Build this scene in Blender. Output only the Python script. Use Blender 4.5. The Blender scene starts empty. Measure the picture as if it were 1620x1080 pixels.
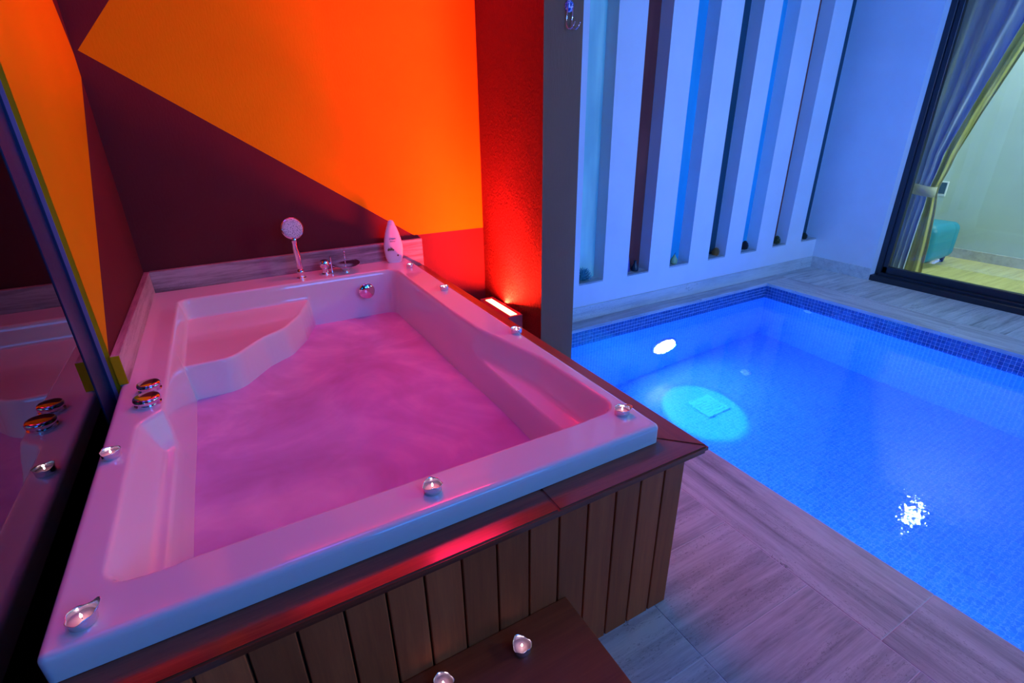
import bpy, bmesh, math, random
import numpy as np
from mathutils import Vector, Matrix, Euler

random.seed(7)
PI = math.pi
S = bpy.context.scene
COL = S.collection

# ------------------------------------------------------------------ camera
cam_d = bpy.data.cameras.new('camera'); cam = bpy.data.objects.new('camera', cam_d); COL.objects.link(cam)
cam.location = (0, 0, 1.3)
cam.rotation_euler = Euler((1.15628684, 0.01461009, -0.51252714), 'XYZ')
cam_d.sensor_width = 36.0; cam_d.lens = 36.0 * 798.275 / 1620.0
cam_d.clip_start = 0.02; cam_d.clip_end = 100
S.camera = cam

# ------------------------------------------------------------------ world, exposure
w = bpy.data.worlds.new('world'); S.world = w; w.use_nodes = True
w.node_tree.nodes['Background'].inputs[0].default_value = (0.35, 0.25, 0.6, 1)
w.node_tree.nodes['Background'].inputs[1].default_value = 0.012
S.view_settings.view_transform = 'Standard'; S.view_settings.look = 'None'
S.view_settings.gamma = 1.0; S.view_settings.use_curve_mapping = False
S.view_settings.exposure = 0.0
S.cycles.use_denoising = True
S.cycles.max_bounces = 10; S.cycles.diffuse_bounces = 4; S.cycles.glossy_bounces = 4
S.cycles.transmission_bounces = 8; S.cycles.transparent_max_bounces = 12
S.cycles.sample_clamp_indirect = 3.0; S.cycles.blur_glossy = 0.6

# ------------------------------------------------------------------ lights
def aim(o, frm, to):
    o.location = frm
    o.rotation_euler = (Vector(to) - Vector(frm)).to_track_quat('-Z', 'Y').to_euler()
def area(name, frm, to, sx, sy, col, watts, spread=PI):
    d = bpy.data.lights.new(name, 'AREA'); d.shape = 'RECTANGLE'; d.size = sx; d.size_y = sy
    d.color = col; d.energy = watts; d.spread = spread
    o = bpy.data.objects.new(name, d); COL.objects.link(o); aim(o, frm, to); return o
def spot(name, frm, to, col, watts, ang, blend=.5, rad=.03):
    d = bpy.data.lights.new(name, 'SPOT'); d.color = col; d.energy = watts
    d.spot_size = ang; d.spot_blend = blend; d.shadow_soft_size = rad
    o = bpy.data.objects.new(name, d); COL.objects.link(o); aim(o, frm, to); return o
# added hall lights without fixtures: blue front and side, pale on the niche wall
area('blue_front_light', (1.3, -2.2, 1.9), (1.5, 2.2, 0.7), 1.6, .8, (.015, .25, 1.0), 41)
area('blue_side_fill', (2.1, -1.0, 2.5), (4.5, 1.9, 1.1), .8, .7, (.05, .27, 1.0), 62, spread=math.radians(125))  # added blue fill aimed at the right wall, no lamp there
area('pale_wall_fill', (3.0, -2.3, 1.7), (3.1, 2.6, 1.3), .9, .9, (.55, .68, 1.0), 6.5, spread=math.radians(70))  # added pale fill for the fronts of the niche piers
spot('deck_fill_spot', (4.45, 1.5, 2.72), (4.45, 1.45, 0), (.85, 1.0, .55), 34, math.radians(62), 1.0, .05)  # added spot that brightens the far pool deck, no fitting built
# added red light under the ceiling, standing in for the floodlit patch there
area('red_ceiling_fill', (1.05, 2.5, 2.66), (.95, 2.0, 0), .55, .25, (1.0, .012, .10), 16)
area('violet_top_fill', (.1, 1.2, 2.66), (.2, 1.3, 0), .5, .5, (.16, .10, 1.0), 2.2, spread=math.radians(100))  # added violet fill that tints the level tub surfaces
# up-light of the floodlight standing beside the pillar
area('floodlight_glow', (1.302, 2.47, .304), (1.36, 2.53, .74), .03, .30, (1.0, .03, .012), 70, spread=math.radians(170))
area('floodlight_glow', (1.292, 2.47, .304), (1.16, 2.82, 2.2), .04, .28, (1.0, .02, .02), 20, spread=math.radians(65))
# under-water lights: end-wall lamp with its beam, then unseen fills added for the basin
area('underwater_glow', (2.74, 2.503, -.60), (2.74, 0, -.75), .19, .19, (.02, .20, 1.0), 20).data.shape = 'DISK'
spot('pool_lamp_beam', (2.70, 2.44, -.42), (2.60, 2.04, -1.0), (.05, .66, 1.0), 210, math.radians(40), .3, .02)
area('underwater_glow', (1.62, 0.4, -.5), (3.4, 1.6, -.8), .25, .25, (.04, .22, 1.0), 22)
area('underwater_glow', (2.74, -1.7, -.5), (2.9, 1, -.9), .25, .25, (.03, .23, 1.0), 32)
area('underwater_glow', (1.63, 1.5, -.45), (3.2, 1.3, -.9), .2, .2, (.03, .23, 1.0), 9)
# adjoining room
area('living_room_light', (5.5, -1.3, 2.5), (5.75, 1.6, .6), .6, .6, (.75, 1.0, .85), 110)
area('living_room_light', (5.95, 1.64, 2.535), (5.7, 1.5, 0), .08, .08, (.85, 1.0, .60), 14)

# ------------------------------------------------------------------ helpers
def link(name, me, mats, parent=None):
    o = bpy.data.objects.new(name, me); COL.objects.link(o)
    if not isinstance(mats, (list, tuple)): mats = [mats]
    for m in mats: me.materials.append(m)
    if parent: o.parent = parent
    return o
def tag(o, label=None, cat=None, group=None, kind=None):
    if label: o['label'] = label
    if cat: o['category'] = cat
    if group: o['group'] = group
    if kind: o['kind'] = kind
    return o
def empty(name, loc, label, cat, group=None, rz=0):
    o = bpy.data.objects.new(name, None); COL.objects.link(o); o.location = loc; o.rotation_euler.z = rz
    o.empty_display_size = .02
    return tag(o, label, cat, group)
def finish(bm, name, smooth=False, angle=None):
    me = bpy.data.meshes.new(name)
    bmesh.ops.recalc_face_normals(bm, faces=bm.faces)
    if smooth:
        for f in bm.faces: f.smooth = True
    if angle is not None:
        for e in bm.edges:
            if len(e.link_faces) == 2 and e.calc_face_angle(0) > angle: e.smooth = False
    bm.to_mesh(me); bm.free(); return me
def add_box(bm, x0, x1, y0, y1, z0, z1, bev=0, seg=1, mi=0):
    r = bmesh.ops.create_cube(bm, size=1)
    vs = r['verts']
    for v in vs:
        v.co = Vector(((x0+x1)/2 + v.co.x*(x1-x0), (y0+y1)/2 + v.co.y*(y1-y0), (z0+z1)/2 + v.co.z*(z1-z0)))
    fs = set(f for v in vs for f in v.link_faces)
    for f in fs: f.material_index = mi
    if bev:
        es = list(set(e for v in vs for e in v.link_edges))
        bmesh.ops.bevel(bm, geom=es, offset=bev, segments=seg, affect='EDGES', profile=.5)
def box(name, mat, x0, x1, y0, y1, z0, z1, parent=None, bev=0, seg=1):
    bm = bmesh.new(); add_box(bm, x0, x1, y0, y1, z0, z1, bev, seg)
    return link(name, finish(bm, name), mat, parent)
def add_lathe(bm, prof, n=24, M=None, wob=None, cap0=True, cap1=True):
    """prof: list of (r, z)"""
    rings = []
    for i, (r, z) in enumerate(prof):
        ring = []
        for k in range(n):
            a = 2*PI*k/n
            rr, zz = (wob(i, a, r, z) if wob else (r, z))
            p = Vector((rr*math.cos(a), rr*math.sin(a), zz))
            ring.append(bm.verts.new(M @ p if M else p))
        rings.append(ring)
    for a, b in zip(rings, rings[1:]):
        for k in range(n):
            bm.faces.new((a[k], a[(k+1) % n], b[(k+1) % n], b[k]))
    if cap0: bm.faces.new(list(reversed(rings[0])))
    if cap1: bm.faces.new(rings[-1])
def add_tube(bm, pts, r, n=10):
    pts = [Vector(p) for p in pts]; rings = []
    rs = r if isinstance(r, (list, tuple)) else [r]*len(pts)
    up = Vector((0, 0, 1))
    for i, p in enumerate(pts):
        t = (pts[min(i+1, len(pts)-1)] - pts[max(i-1, 0)]).normalized()
        u = t.cross(up)
        if u.length < .05: u = t.cross(Vector((1, 0, 0)))
        u.normalize(); v = t.cross(u)
        rings.append([bm.verts.new(p + rs[i]*(math.cos(2*PI*k/n)*u + math.sin(2*PI*k/n)*v)) for k in range(n)])
    for a, b in zip(rings, rings[1:]):
        for k in range(n): bm.faces.new((a[k], a[(k+1) % n], b[(k+1) % n], b[k]))
    bm.faces.new(rings[0]); bm.faces.new(rings[-1])
def add_prism(bm, poly, y0, y1, axis='y'):
    """extrude 2-D polygon (a,b) along an axis"""
    def P(a, b, c):
        return {'y': (a, c, b), 'x': (c, a, b), 'z': (a, b, c)}[axis]
    A = [bm.verts.new(P(a, b, y0)) for a, b in poly]; B = [bm.verts.new(P(a, b, y1)) for a, b in poly]
    n = len(poly); bm.faces.new(A); bm.faces.new(list(reversed(B)))
    for i in range(n): bm.faces.new((A[i], B[i], B[(i+1) % n], A[(i+1) % n]))
def copy_tree(o, loc=None, rz=None, label=None, parent=None):
    c = o.copy(); COL.objects.link(c)
    if parent: c.parent = parent
    for ch in list(o.children): copy_tree(ch, parent=c)
    if loc is not None: c.location = loc
    if rz is not None: c.rotation_euler.z = rz
    if label: c['label'] = label
    return c

# ------------------------------------------------------------------ materials
class NT:
    def __init__(s, name):
        s.m = bpy.data.materials.new(name); s.m.use_nodes = True; s.t = s.m.node_tree
        s.n = s.t.nodes; s.b = s.n['Principled BSDF']; s.out = s.n['Material Output']
    def add(s, typ, **kw):
        nd = s.n.new(typ)
        for k, v in kw.items():
            if k in nd.bl_rna.properties.keys(): setattr(nd, k, v)
        return nd
    def put(s, inp, v):
        if isinstance(v, bpy.types.NodeSocket): s.t.links.new(v, inp)
        elif isinstance(v, (tuple, list)) and len(v) == 3 and inp.type == 'RGBA': inp.default_value = (*v, 1)
        else: inp.default_value = v
    def coord(s, scale=(1, 1, 1), rot=(0, 0, 0)):
        tc = s.add('ShaderNodeTexCoord'); mp = s.add('ShaderNodeMapping')
        s.t.links.new(tc.outputs['Object'], mp.inputs[0])
        mp.inputs['Scale'].default_value = scale; mp.inputs['Rotation'].default_value = rot
        return mp.outputs[0]
    def noise(s, vec, scale=5, detail=4, rough=.5, dist=0):
        nd = s.add('ShaderNodeTexNoise'); s.put(nd.inputs['Vector'], vec)
        nd.inputs['Scale'].default_value = scale; nd.inputs['Detail'].default_value = detail
        nd.inputs['Roughness'].default_value = rough; nd.inputs['Distortion'].default_value = dist
        return nd.outputs['Fac']
    def ramp(s, fac, stops):
        nd = s.add('ShaderNodeValToRGB'); s.put(nd.inputs[0], fac); cr = nd.color_ramp
        while len(cr.elements) < len(stops): cr.elements.new(.5)
        for e, (p, c) in zip(cr.elements, stops):
            e.position = p; e.color = (*c, 1) if len(c) == 3 else c
        return nd.outputs[0]
    def math(s, op, a, b=0.0, c=None):
        nd = s.add('ShaderNodeMath', operation=op); s.put(nd.inputs[0], a); s.put(nd.inputs[1], b)
        if c is not None: s.put(nd.inputs[2], c)
        return nd.outputs[0]
    def mix(s, f, a, b):
        nd = s.add('ShaderNodeMix', data_type='RGBA'); s.put(nd.inputs[0], f); s.put(nd.inputs[6], a); s.put(nd.inputs[7], b)
        return nd.outputs[2]
    def bump(s, h, strength=.3, dist=.01, normal=None):
        nd = s.add('ShaderNodeBump'); s.put(nd.inputs['Height'], h)
        nd.inputs['Strength'].default_value = strength; nd.inputs['Distance'].default_value = dist
        s.t.links.new(nd.outputs[0], s.b.inputs['Normal']); return nd
    def pset(s, **kw):
        names = dict(col='Base Color', rough='Roughness', metal='Metallic', spec='Specular IOR Level', coat='Coat Weight',
                     coatr='Coat Roughness', trans='Transmission Weight', ior='IOR', emit='Emission Color', es='Emission Strength',
                     sss='Subsurface Weight', alpha='Alpha', sheen='Sheen Weight')
        for k, v in kw.items(): s.put(s.b.inputs[names[k]], v)
        return s
def simple(name, col, rough=.5, **kw):
    t = NT(name); t.pset(col=col, rough=rough, **kw)
    n = t.noise(t.coord(), 60, 2); t.put(t.b.inputs['Roughness'], t.math('MULTIPLY_ADD', n, .08, max(rough-.04, 0)))
    return t.m

def plaster(name, col, scale, strength, vert=1.0, dist=.003):
    t = NT(name); v = t.coord((1, 1, vert))
    n1 = t.noise(v, scale, 5, .6); n2 = t.noise(t.coord(), 3, 3)
    t.pset(col=t.mix(n2, tuple(c*.88 for c in col), tuple(min(1, c*1.08) for c in col)), rough=.75, spec=.08)
    t.bump(n1, strength, dist); return t.m
ORANGE = plaster('orange_wall_paint', (.72, .38, .0015), 130, .35, .35)
BROWN = plaster('brown_wall_paint', (.115, .026, .032), 130, .35, .35)
YELLOW = plaster('yellow_edge_paint', (.62, .36, .006), 90, .3)
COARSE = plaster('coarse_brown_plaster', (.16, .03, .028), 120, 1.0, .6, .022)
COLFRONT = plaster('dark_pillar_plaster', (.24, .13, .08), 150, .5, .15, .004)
WHITEW = plaster('white_wall_paint', (.78, .78, .80), 60, .06)
CEIL = plaster('ceiling_paint', (.32, .32, .36), 50, .05)
PALEWALL = plaster('pale_green_wall_paint', (.62, .74, .70), 60, .06)

def travertine(name, along='x', base=((.25, .23, .23), (.44, .41, .41), (.60, .57, .56))):
    t = NT(name)
    sc = (1, 14, 14) if along == 'x' else ((14, 1, 14) if along == 'y' else (14, 14, 1))
    oi = t.add('ShaderNodeObjectInfo')
    tc = t.add('ShaderNodeTexCoord'); ad = t.add('ShaderNodeVectorMath', operation='ADD')
    sca = t.add('ShaderNodeVectorMath', operation='SCALE'); cmb = t.add('ShaderNodeCombineXYZ')
    for i in range(3): t.t.links.new(oi.outputs['Random'], cmb.inputs[i])
    t.t.links.new(cmb.outputs[0], sca.inputs[0]); sca.inputs['Scale'].default_value = 9.0
    t.t.links.new(tc.outputs['Object'], ad.inputs[0]); t.t.links.new(sca.outputs[0], ad.inputs[1])
    mp = t.add('ShaderNodeMapping'); t.t.links.new(ad.outputs[0], mp.inputs[0]); mp.inputs['Scale'].default_value = sc
    veins = t.noise(mp.outputs[0], 1.6, 8, .62, .35)
    fine = t.noise(mp.outputs[0], 9, 5, .7, .2)
    cloud = t.noise(ad.outputs[0], 3.2, 5, .6)
    f = t.math('MULTIPLY_ADD', fine, .28, t.math('MULTIPLY_ADD', cloud, .22, t.math('MULTIPLY', veins, .62)))
    c = t.ramp(f, [(.40, base[0]), (.53, base[1]), (.64, base[2])])
    # pits: small dark holes gathered along the veins
    mp2 = t.add('ShaderNodeMapping'); t.t.links.new(ad.outputs[0], mp2.inputs[0])
    mp2.inputs['Scale'].default_value = tuple(max(1, x*.2) for x in sc)
    pit = t.noise(mp2.outputs[0], 85, 3, .7, .5)
    region = t.noise(mp.outputs[0], 1.1, 3, .5)
    pm = t.math('MULTIPLY', t.math('GREATER_THAN', pit, .60), t.math('GREATER_THAN', region, .51))
    c2 = t.mix(t.math('MULTIPLY', pm, .42), c, (.14, .11, .11))
    # a few thin dark cracks
    vo = t.add('ShaderNodeTexNoise'); t.t.links.new(mp2.outputs[0], vo.inputs['Vector'])
    vo.inputs['Scale'].default_value = 5; vo.inputs['Detail'].default_value = 6; vo.inputs['Distortion'].default_value = 1.2
    cr = t.math('LESS_THAN', t.math('ABSOLUTE', t.math('SUBTRACT', vo.outputs['Fac'], .5)), .006)
    cr = t.math('MULTIPLY', cr, t.math('GREATER_THAN', cloud, .60 if 'backsplash' not in name else 2.0))
    c3 = t.mix(t.math('MULTIPLY', cr, .6), c2, (.10, .08, .08))
    t.pset(col=c3, rough=.42, spec=.4)
    t.bump(t.math('SUBTRACT', f, t.math('MULTIPLY', pm, .6)), .18, .004)
    return t.m
TRAV_X = travertine('travertine_cross_vein', 'x')
TRAV_Y = travertine('travertine_long_vein', 'y')
TRAV_FAR = travertine('travertine_dark_vein', 'x', ((.16, .17, .17), (.42, .43, .42), (.58, .58, .56)))
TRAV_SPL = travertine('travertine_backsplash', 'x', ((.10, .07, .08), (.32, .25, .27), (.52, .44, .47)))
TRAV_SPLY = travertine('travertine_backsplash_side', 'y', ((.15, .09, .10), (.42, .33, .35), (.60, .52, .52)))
TRAV_BASE = travertine('travertine_baseboard', 'x', ((.46, .46, .44), (.60, .60, .57), (.68, .68, .64)))
GROUT = simple('tile_grout', (.66, .63, .62), .8)

def wood(name, c0, c1, along, rough=.35, coat=.3, scale=1.0, spec=.5):
    t = NT(name); sc = {'x': (1.2, 22, 22), 'y': (22, 1.2, 22), 'z': (22, 22, 1.2)}[along]
    oi = t.add('ShaderNodeObjectInfo'); tc = t.add('ShaderNodeTexCoord')
    ad = t.add('ShaderNodeVectorMath', operation='ADD'); cmb = t.add('ShaderNodeCombineXYZ'); ml = t.math('MULTIPLY', oi.outputs['Random'], 7.0)
    for i in range(3): t.t.links.new(ml, cmb.inputs[i])
    t.t.links.new(tc.outputs['Object'], ad.inputs[0]); t.t.links.new(cmb.outputs[0], ad.inputs[1])
    mp = t.add('ShaderNodeMapping'); t.t.links.new(ad.outputs[0], mp.inputs[0]); mp.inputs['Scale'].default_value = sc
    g = t.noise(mp.outputs[0], 2.2*scale, 8, .62, .6); fine = t.noise(mp.outputs[0], 11, 4, .6)
    f = t.math('MULTIPLY_ADD', fine, .3, t.math('MULTIPLY', g, .7))
    c = t.ramp(f, [(.32, c0), (.68, c1)])
    tint = t.math('MULTIPLY_ADD', oi.outputs['Random'], .5, .75)
    nd = t.add('ShaderNodeVectorMath', operation='SCALE'); t.t.links.new(c, nd.inputs[0]); t.put(nd.inputs['Scale'], tint)
    t.pset(spec=spec, col=nd.outputs[0], rough=t.math('MULTIPLY_ADD', fine, .18, rough-.06), coat=coat, coatr=.25 if coat < .9 else .13)
    t.bump(f, .12, .002); return t.m
WOOD_DECK = wood('varnished_mahogany_deck', (.13, .028, .012), (.27, .065, .025), 'x', .20, 1.0, .8, .15)
WOOD_DECK_Y = wood('varnished_mahogany_deck_side', (.17, .035, .016), (.32, .08, .03), 'y', .30, .5, 1.0, .3)
WOOD_PLANK = wood('mahogany_plank', (.46, .09, .028), (.68, .15, .045), 'z', .5, .0, 1.0, .2)
WOOD_STEP = wood('mahogany_step', (.34, .055, .016), (.52, .10, .03), 'x', .38, .2)
DARKWOOD = simple('dark_gap_backing', (.012, .008, .01), .8)

ACRYL = NT('white_acrylic').pset(col=(.82, .82, .84), rough=.09, spec=.5, coat=.4, coatr=.04).m
CHROME = simple('chrome', (.86, .87, .9), .08, metal=1.0)
CHROME_D = simple('brushed_chrome', (.6, .6, .65), .3, metal=1.0)
BLACKF = simple('anthracite_window_frame', (.012, .018, .03), .35)
NAVY = simple('navy_gasket', (.01, .03, .10), .4)
VIOLET = simple('violet_profile', (.28, .2, .36), .4)
BLACKP = simple('black_seal', (.006, .005, .008), .5)
ALU = simple('tealight_aluminium', (.80, .80, .84), .25, metal=.9)
WAX = NT('candle_wax').pset(col=(.60, .36, .38), rough=.4, sss=.1).m
def emit(name, col, st):
    t = NT(name); t.pset(col=col, emit=col, es=st, rough=.6); return t.m
FLAME = emit('candle_flame', (1.0, .80, .85), 12)
LENS_POOL = emit('pool_lamp_lens', (.85, .93, 1.0), 9)
LENS_RED = emit('floodlight_lens', (1.0, .50, .22), 6)
CEILLAMP = emit('ceiling_lamp_lens', (1.0, .97, .85), 300)
REDMET = simple('floodlight_housing', (.30, .05, .07), .35)

def milky():
    t = NT('milky_bath_water'); v = t.coord()
    n = t.noise(v, 2.1, 4, .55, 1.3); n2 = t.noise(v, 7, 4, .5, .8)
    f = t.math('MULTIPLY_ADD', n2, .22, t.math('MULTIPLY', n, .78))
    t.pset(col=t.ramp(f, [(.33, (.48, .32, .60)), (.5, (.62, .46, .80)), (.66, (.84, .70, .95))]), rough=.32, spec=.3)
    t.bump(f, .18, .02); return t.m
MILK = milky()

def mosaic(name, ax, tile=.025, base=(.10, .40, .88), var=.16, grout=(.30, .58, .95), gw=.11):
    t = NT(name); tc = t.add('ShaderNodeTexCoord'); sp = t.add('ShaderNodeSeparateXYZ'); t.t.links.new(tc.outputs['Object'], sp.inputs[0])
    a = sp.outputs['XYZ'.index(ax[0].upper())]; b = sp.outputs['XYZ'.index(ax[1].upper())]
    a = t.math('DIVIDE', a, tile); b = t.math('DIVIDE', b, tile)
    fa = t.math('FRACT', a); fb = t.math('FRACT', b)
    da = t.math('MINIMUM', fa, t.math('SUBTRACT', 1.0, fa)); db = t.math('MINIMUM', fb, t.math('SUBTRACT', 1.0, fb))
    d = t.math('MINIMUM', da, db)
    g = t.add('ShaderNodeMapRange'); t.put(g.inputs[0], d); g.inputs[1].default_value = gw*.5; g.inputs[2].default_value = gw
    cm = t.add('ShaderNodeCombineXYZ'); t.put(cm.inputs[0], t.math('FLOOR', a)); t.put(cm.inputs[1], t.math('FLOOR', b))
    wn = t.add('ShaderNodeTexWhiteNoise'); t.t.links.new(cm.outputs[0], wn.inputs['Vector'])
    dark = tuple(c*(1-var) for c in base); lite = tuple(min(1, c*(1+var*.5)) for c in base)
    c = t.mix(wn.outputs['Value'], dark, lite)
    t.pset(col=t.mix(g.outputs[0], grout, c), rough=.25)
    t.bump(g.outputs[0], .3, .002); return t.m
MOS_XY = mosaic('pool_floor_mosaic', 'xy'); MOS_XZ = mosaic('pool_end_mosaic', 'xz'); MOS_YZ = mosaic('pool_side_mosaic', 'yz')
BANDT = NT('glazed_mosaic_tile'); _oi = BANDT.noise(BANDT.coord(), 38, 1)
BANDT.pset(col=BANDT.ramp(_oi, [(.35, (.018, .07, .22)), (.65, (.05, .15, .36))]), rough=.15); BANDT = BANDT.m
BANDG = simple('pale_mosaic_grout', (.55, .68, .85), .7)

def water():
    t = NT('pool_water_surface'); v = t.coord()
    n = t.noise(v, 22, 3, .5); n2 = t.noise(v, 60, 2, .5)
    t.pset(col=(.93, .97, 1.0), rough=0.0, trans=1.0, ior=1.33)
    t.bump(t.math('MULTIPLY_ADD', n2, .35, n), .085, .010); return t.m
WATER = water()

def glass(name, tint=(1, 1, 1), rough=0.0, ior=1.5, boost=1.0):
    t = NT(name); n = t.n; n.remove(t.b)
    tr = n.new('ShaderNodeBsdfTransparent'); tr.inputs[0].default_value = (*tint, 1)
    gl = n.new('ShaderNodeBsdfGlossy'); gl.inputs['Roughness'].default_value = rough
    fr = n.new('ShaderNodeFresnel'); fr.inputs[0].default_value = ior
    mx = n.new('ShaderNodeMixShader'); mu = t.math('MULTIPLY', fr.outputs[0], boost)
    t.t.links.new(mu, mx.inputs[0]); t.t.links.new(tr.outputs[0], mx.inputs[1]); t.t.links.new(gl.outputs[0], mx.inputs[2])
    t.t.links.new(mx.outputs[0], t.out.inputs[0]); return t.m
GLASS = glass('window_glass', (.92, .98, 1.0))
GLASS_L = glass('dark_glass_partition', (.35, .33, .38), 0.0, 1.55, 1.35)

# ------------------------------------------------------------------ room numbers (metres)
YB = 2.832       # painted back wall
XL = -.386       # painted left wall
YP = 2.6605      # pool wall with niches
XR = 4.682       # right wall
CZ = 2.75
PX0, PX1, PY0, PY1, PZ = 1.5926, 3.881, -1.8, 2.531, -1.0
WZ = -.1154
def struct(o, label=None): o['kind'] = 'structure'; 
def st(name, mat, *a, parent=None, bev=0):
    o = box(name, mat, *a, parent=parent, bev=bev)
    if parent is None: o['kind'] = 'structure'
    return o

# painted back wall: orange and brown polygons as faces of one wall
def wall_poly(name, polys, mats, axis, c0, c1):
    bm = bmesh.new()
    for poly, mi in polys:
        n0 = len(bm.faces)
        P = (lambda a, b, c: (a, c, b)) if axis == 'y' else (lambda a, b, c: (c, a, b))
        f = bm.faces.new([bm.verts.new(P(a, b, c0)) for a, b in poly]); f.material_index = mi
    bmesh.ops.remove_doubles(bm, verts=bm.verts, dist=1e-5)
    me = bpy.data.meshes.new(name); bm.to_mesh(me); bm.free()
    o = link(name, me, mats); o['kind'] = 'structure'
    return o
A = (-.37, 1.575); L0, R0 = -.5, 1.42
wb = wall_poly('wall_back', [
    ([(L0, 0), (R0, 0), (R0, .690), (.932, .694), A, (L0, 1.575)], 1),
    ([(R0, .690), (R0, CZ), (.62, CZ), A, (.932, .694)], 0),
    ([A, (.62, CZ), (L0, CZ), (L0, 1.575)], 1)], [ORANGE, BROWN], 'y', YB, YB+.15)
# left wall: brown triangle low, orange, brown triangle above
wl = wall_poly('wall_left', [
    ([(1.775, 0), (YB, 0), (YB, 1.48), (1.775, .684)], 1),
    ([(1.775, .684), (YB, 1.48), (YB, 1.56), (2.15, CZ), (1.775, CZ)], 0),
    ([(YB, 1.56), (YB, CZ), (2.15, CZ)], 1)], [ORANGE, BROWN], 'x', XL, XL-.15)
# end of the left wall (yellow paint edge, pale profile, navy gasket)
st('trim_1', YELLOW, XL-.012, XL-.0005, 1.774, 1.80, .0, CZ)
st('trim_2', VIOLET, XL-.021, XL-.012, 1.770, 1.80, .0, CZ)
st('trim_3', NAVY, XL-.0285, XL-.021, 1.767, 1.80, .0, CZ)
# glass partition to the left of the tub
gp = tag(box('glass_partition', GLASS_L, -.423, -.415, -1.4, 1.785, .0, CZ-.01), 'tall dark reflective glass panel along the left side of the tub', 'glass panel')
box('reflection_cover', NAVY, -.4149, -.4125, 1.645, 1.784, .0, CZ-.01, parent=gp)  # added navy strip covering the mirrored yellow edge in the glass
box('seal', BLACKP, -.428, -.411, -1.4, 1.785, .0, .03, parent=gp)

# pillar between tub and pool
bm = bmesh.new(); add_box(bm, 1.377, 1.587, 2.155, 2.90, 0, CZ)
me = finish(bm, 'wall_pillar')
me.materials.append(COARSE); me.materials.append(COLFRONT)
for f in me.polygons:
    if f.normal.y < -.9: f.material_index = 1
pl = bpy.data.objects.new('wall_pillar', me); COL.objects.link(pl); pl['kind'] = 'structure'

# pool wall with seven tall niches
NA = [2.0026, 2.4305, 2.841, 3.2583, 3.6445, 4.0524, 4.4526]
NB = [2.2102, 2.6328, 3.0428, 3.4564, 3.8426, 4.2364, XR]
NZ = .2658; NY = 2.768
bm = bmesh.new()
add_box(bm, 1.587, XR, YP, 2.92, 0, NZ-.012); add_box(bm, 1.587, XR, YP, 2.92, 2.45, CZ)
xs = [1.587] + sum([[a, b] for a, b in zip(NA, NB)], [])
for i in range(0, len(xs)-1, 2): add_box(bm, xs[i], xs[i+1], YP, 2.92, NZ-.012, 2.45)
add_box(bm, 1.587, XR, NY+.012, 2.92, NZ-.012, 2.45)
wp = link('wall_pool', finish(bm, 'wall_pool'), WHITEW); wp['kind'] = 'structure'
def pane_mat(name, c0, c1, rough=.12):
    t = NT(name); v = t.coord((3, 1, .6)); n = t.noise(v, 3, 2, .5)
    t.pset(col=t.ramp(n, [(.35, c0), (.65, c1)]), rough=rough, spec=.6); return t.m
P_TEAL = pane_mat('pale_teal_pane', (.38, .70, .60), (.55, .92, .72))
P_BROWN = pane_mat('dark_brown_pane', (.16, .035, .03), (.24, .055, .04))
P_BLUE = pane_mat('teal_blue_pane', (.02, .36, .60), (.03, .44, .68))
P_DARK = pane_mat('dark_teal_pane', (.008, .05, .07), (.012, .06, .09))
for i, (a, b) in enumerate(zip(NA, NB)):
    m = [P_TEAL, P_BROWN, P_BLUE, P_DARK, P_BLUE, P_BROWN, P_DARK][i]
    p = box('niche_pane', m, a, b, NY, NY+.012, NZ, 2.45, parent=wp)
    p['label'] = ['pale teal pane', 'dark brown pane', 'teal blue pane', 'dark teal pane', 'teal blue pane', 'dark brown pane', 'dark teal pane'][i]
    box('niche_sill', TRAV_FAR, a, b, YP+.001, NY, NZ-.012, NZ, parent=wp)

# right wall, window
bm = bmesh.new()
add_box(bm, XR, 4.90, 2.145, 2.92, 0, CZ); add_box(bm, XR, 4.90, -1.3, 2.145, 2.42, CZ); add_box(bm, XR, 4.90, -2.6, -1.3, 0, CZ)
wr = link('wall_right', finish(bm, 'wall_right'), WHITEW); wr['kind'] = 'structure'
bm = bmesh.new()
W0 = 4.758
add_box(bm, W0, W0+.05, 2.104, 2.145, .045, 2.42, .002); add_box(bm, W0+.012, W0+.05, 2.098, 2.104, .045, 2.42)
add_box(bm, W0+.006, W0+.05, 2.062, 2.098, .05, 2.38, .003)
add_box(bm, XR+.004, W0+.06, -1.3, 2.145, -.002, .045, .003); add_box(bm, W0-.03, W0+.02, -1.3, 2.104, .045, .062, .001)
add_box(bm, W0+.006, W0+.05, -1.3, 2.098, .062, .118, .003); add_box(bm, W0, W0+.05, -1.3, 2.145, 2.36, 2.42)
add_box(bm, W0, W0+.05, -1.3, -1.24, .045, 2.42); add_box(bm, W0, W0+.05, .30, .37, .045, 2.42)
wf = link('window_1', finish(bm, 'window_1'), BLACKF); wf['kind'] = 'structure'
box('pane', GLASS, W0+.026, W0+.032, -1.24, 2.064, .112, 2.37, parent=wf)

# back enclosure of the hall (behind the camera)
st('wall_front', BROWN, -.5, XR, -2.75, -2.6, -.0, CZ)
st('ceiling', CEIL, -.5, 6.4, -2.75, 3.1, CZ, CZ+.1)

# baseboards
bb = box('baseboard_pool', TRAV_BASE, 1.587, XR-.012, YP-.012, YP, 0, .100, bev=.0015); bb['kind'] = 'structure'
bb = box('baseboard_right', TRAV_BASE, XR-.012, XR, 2.145, YP, 0, .100); bb['kind'] = 'structure'

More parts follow.
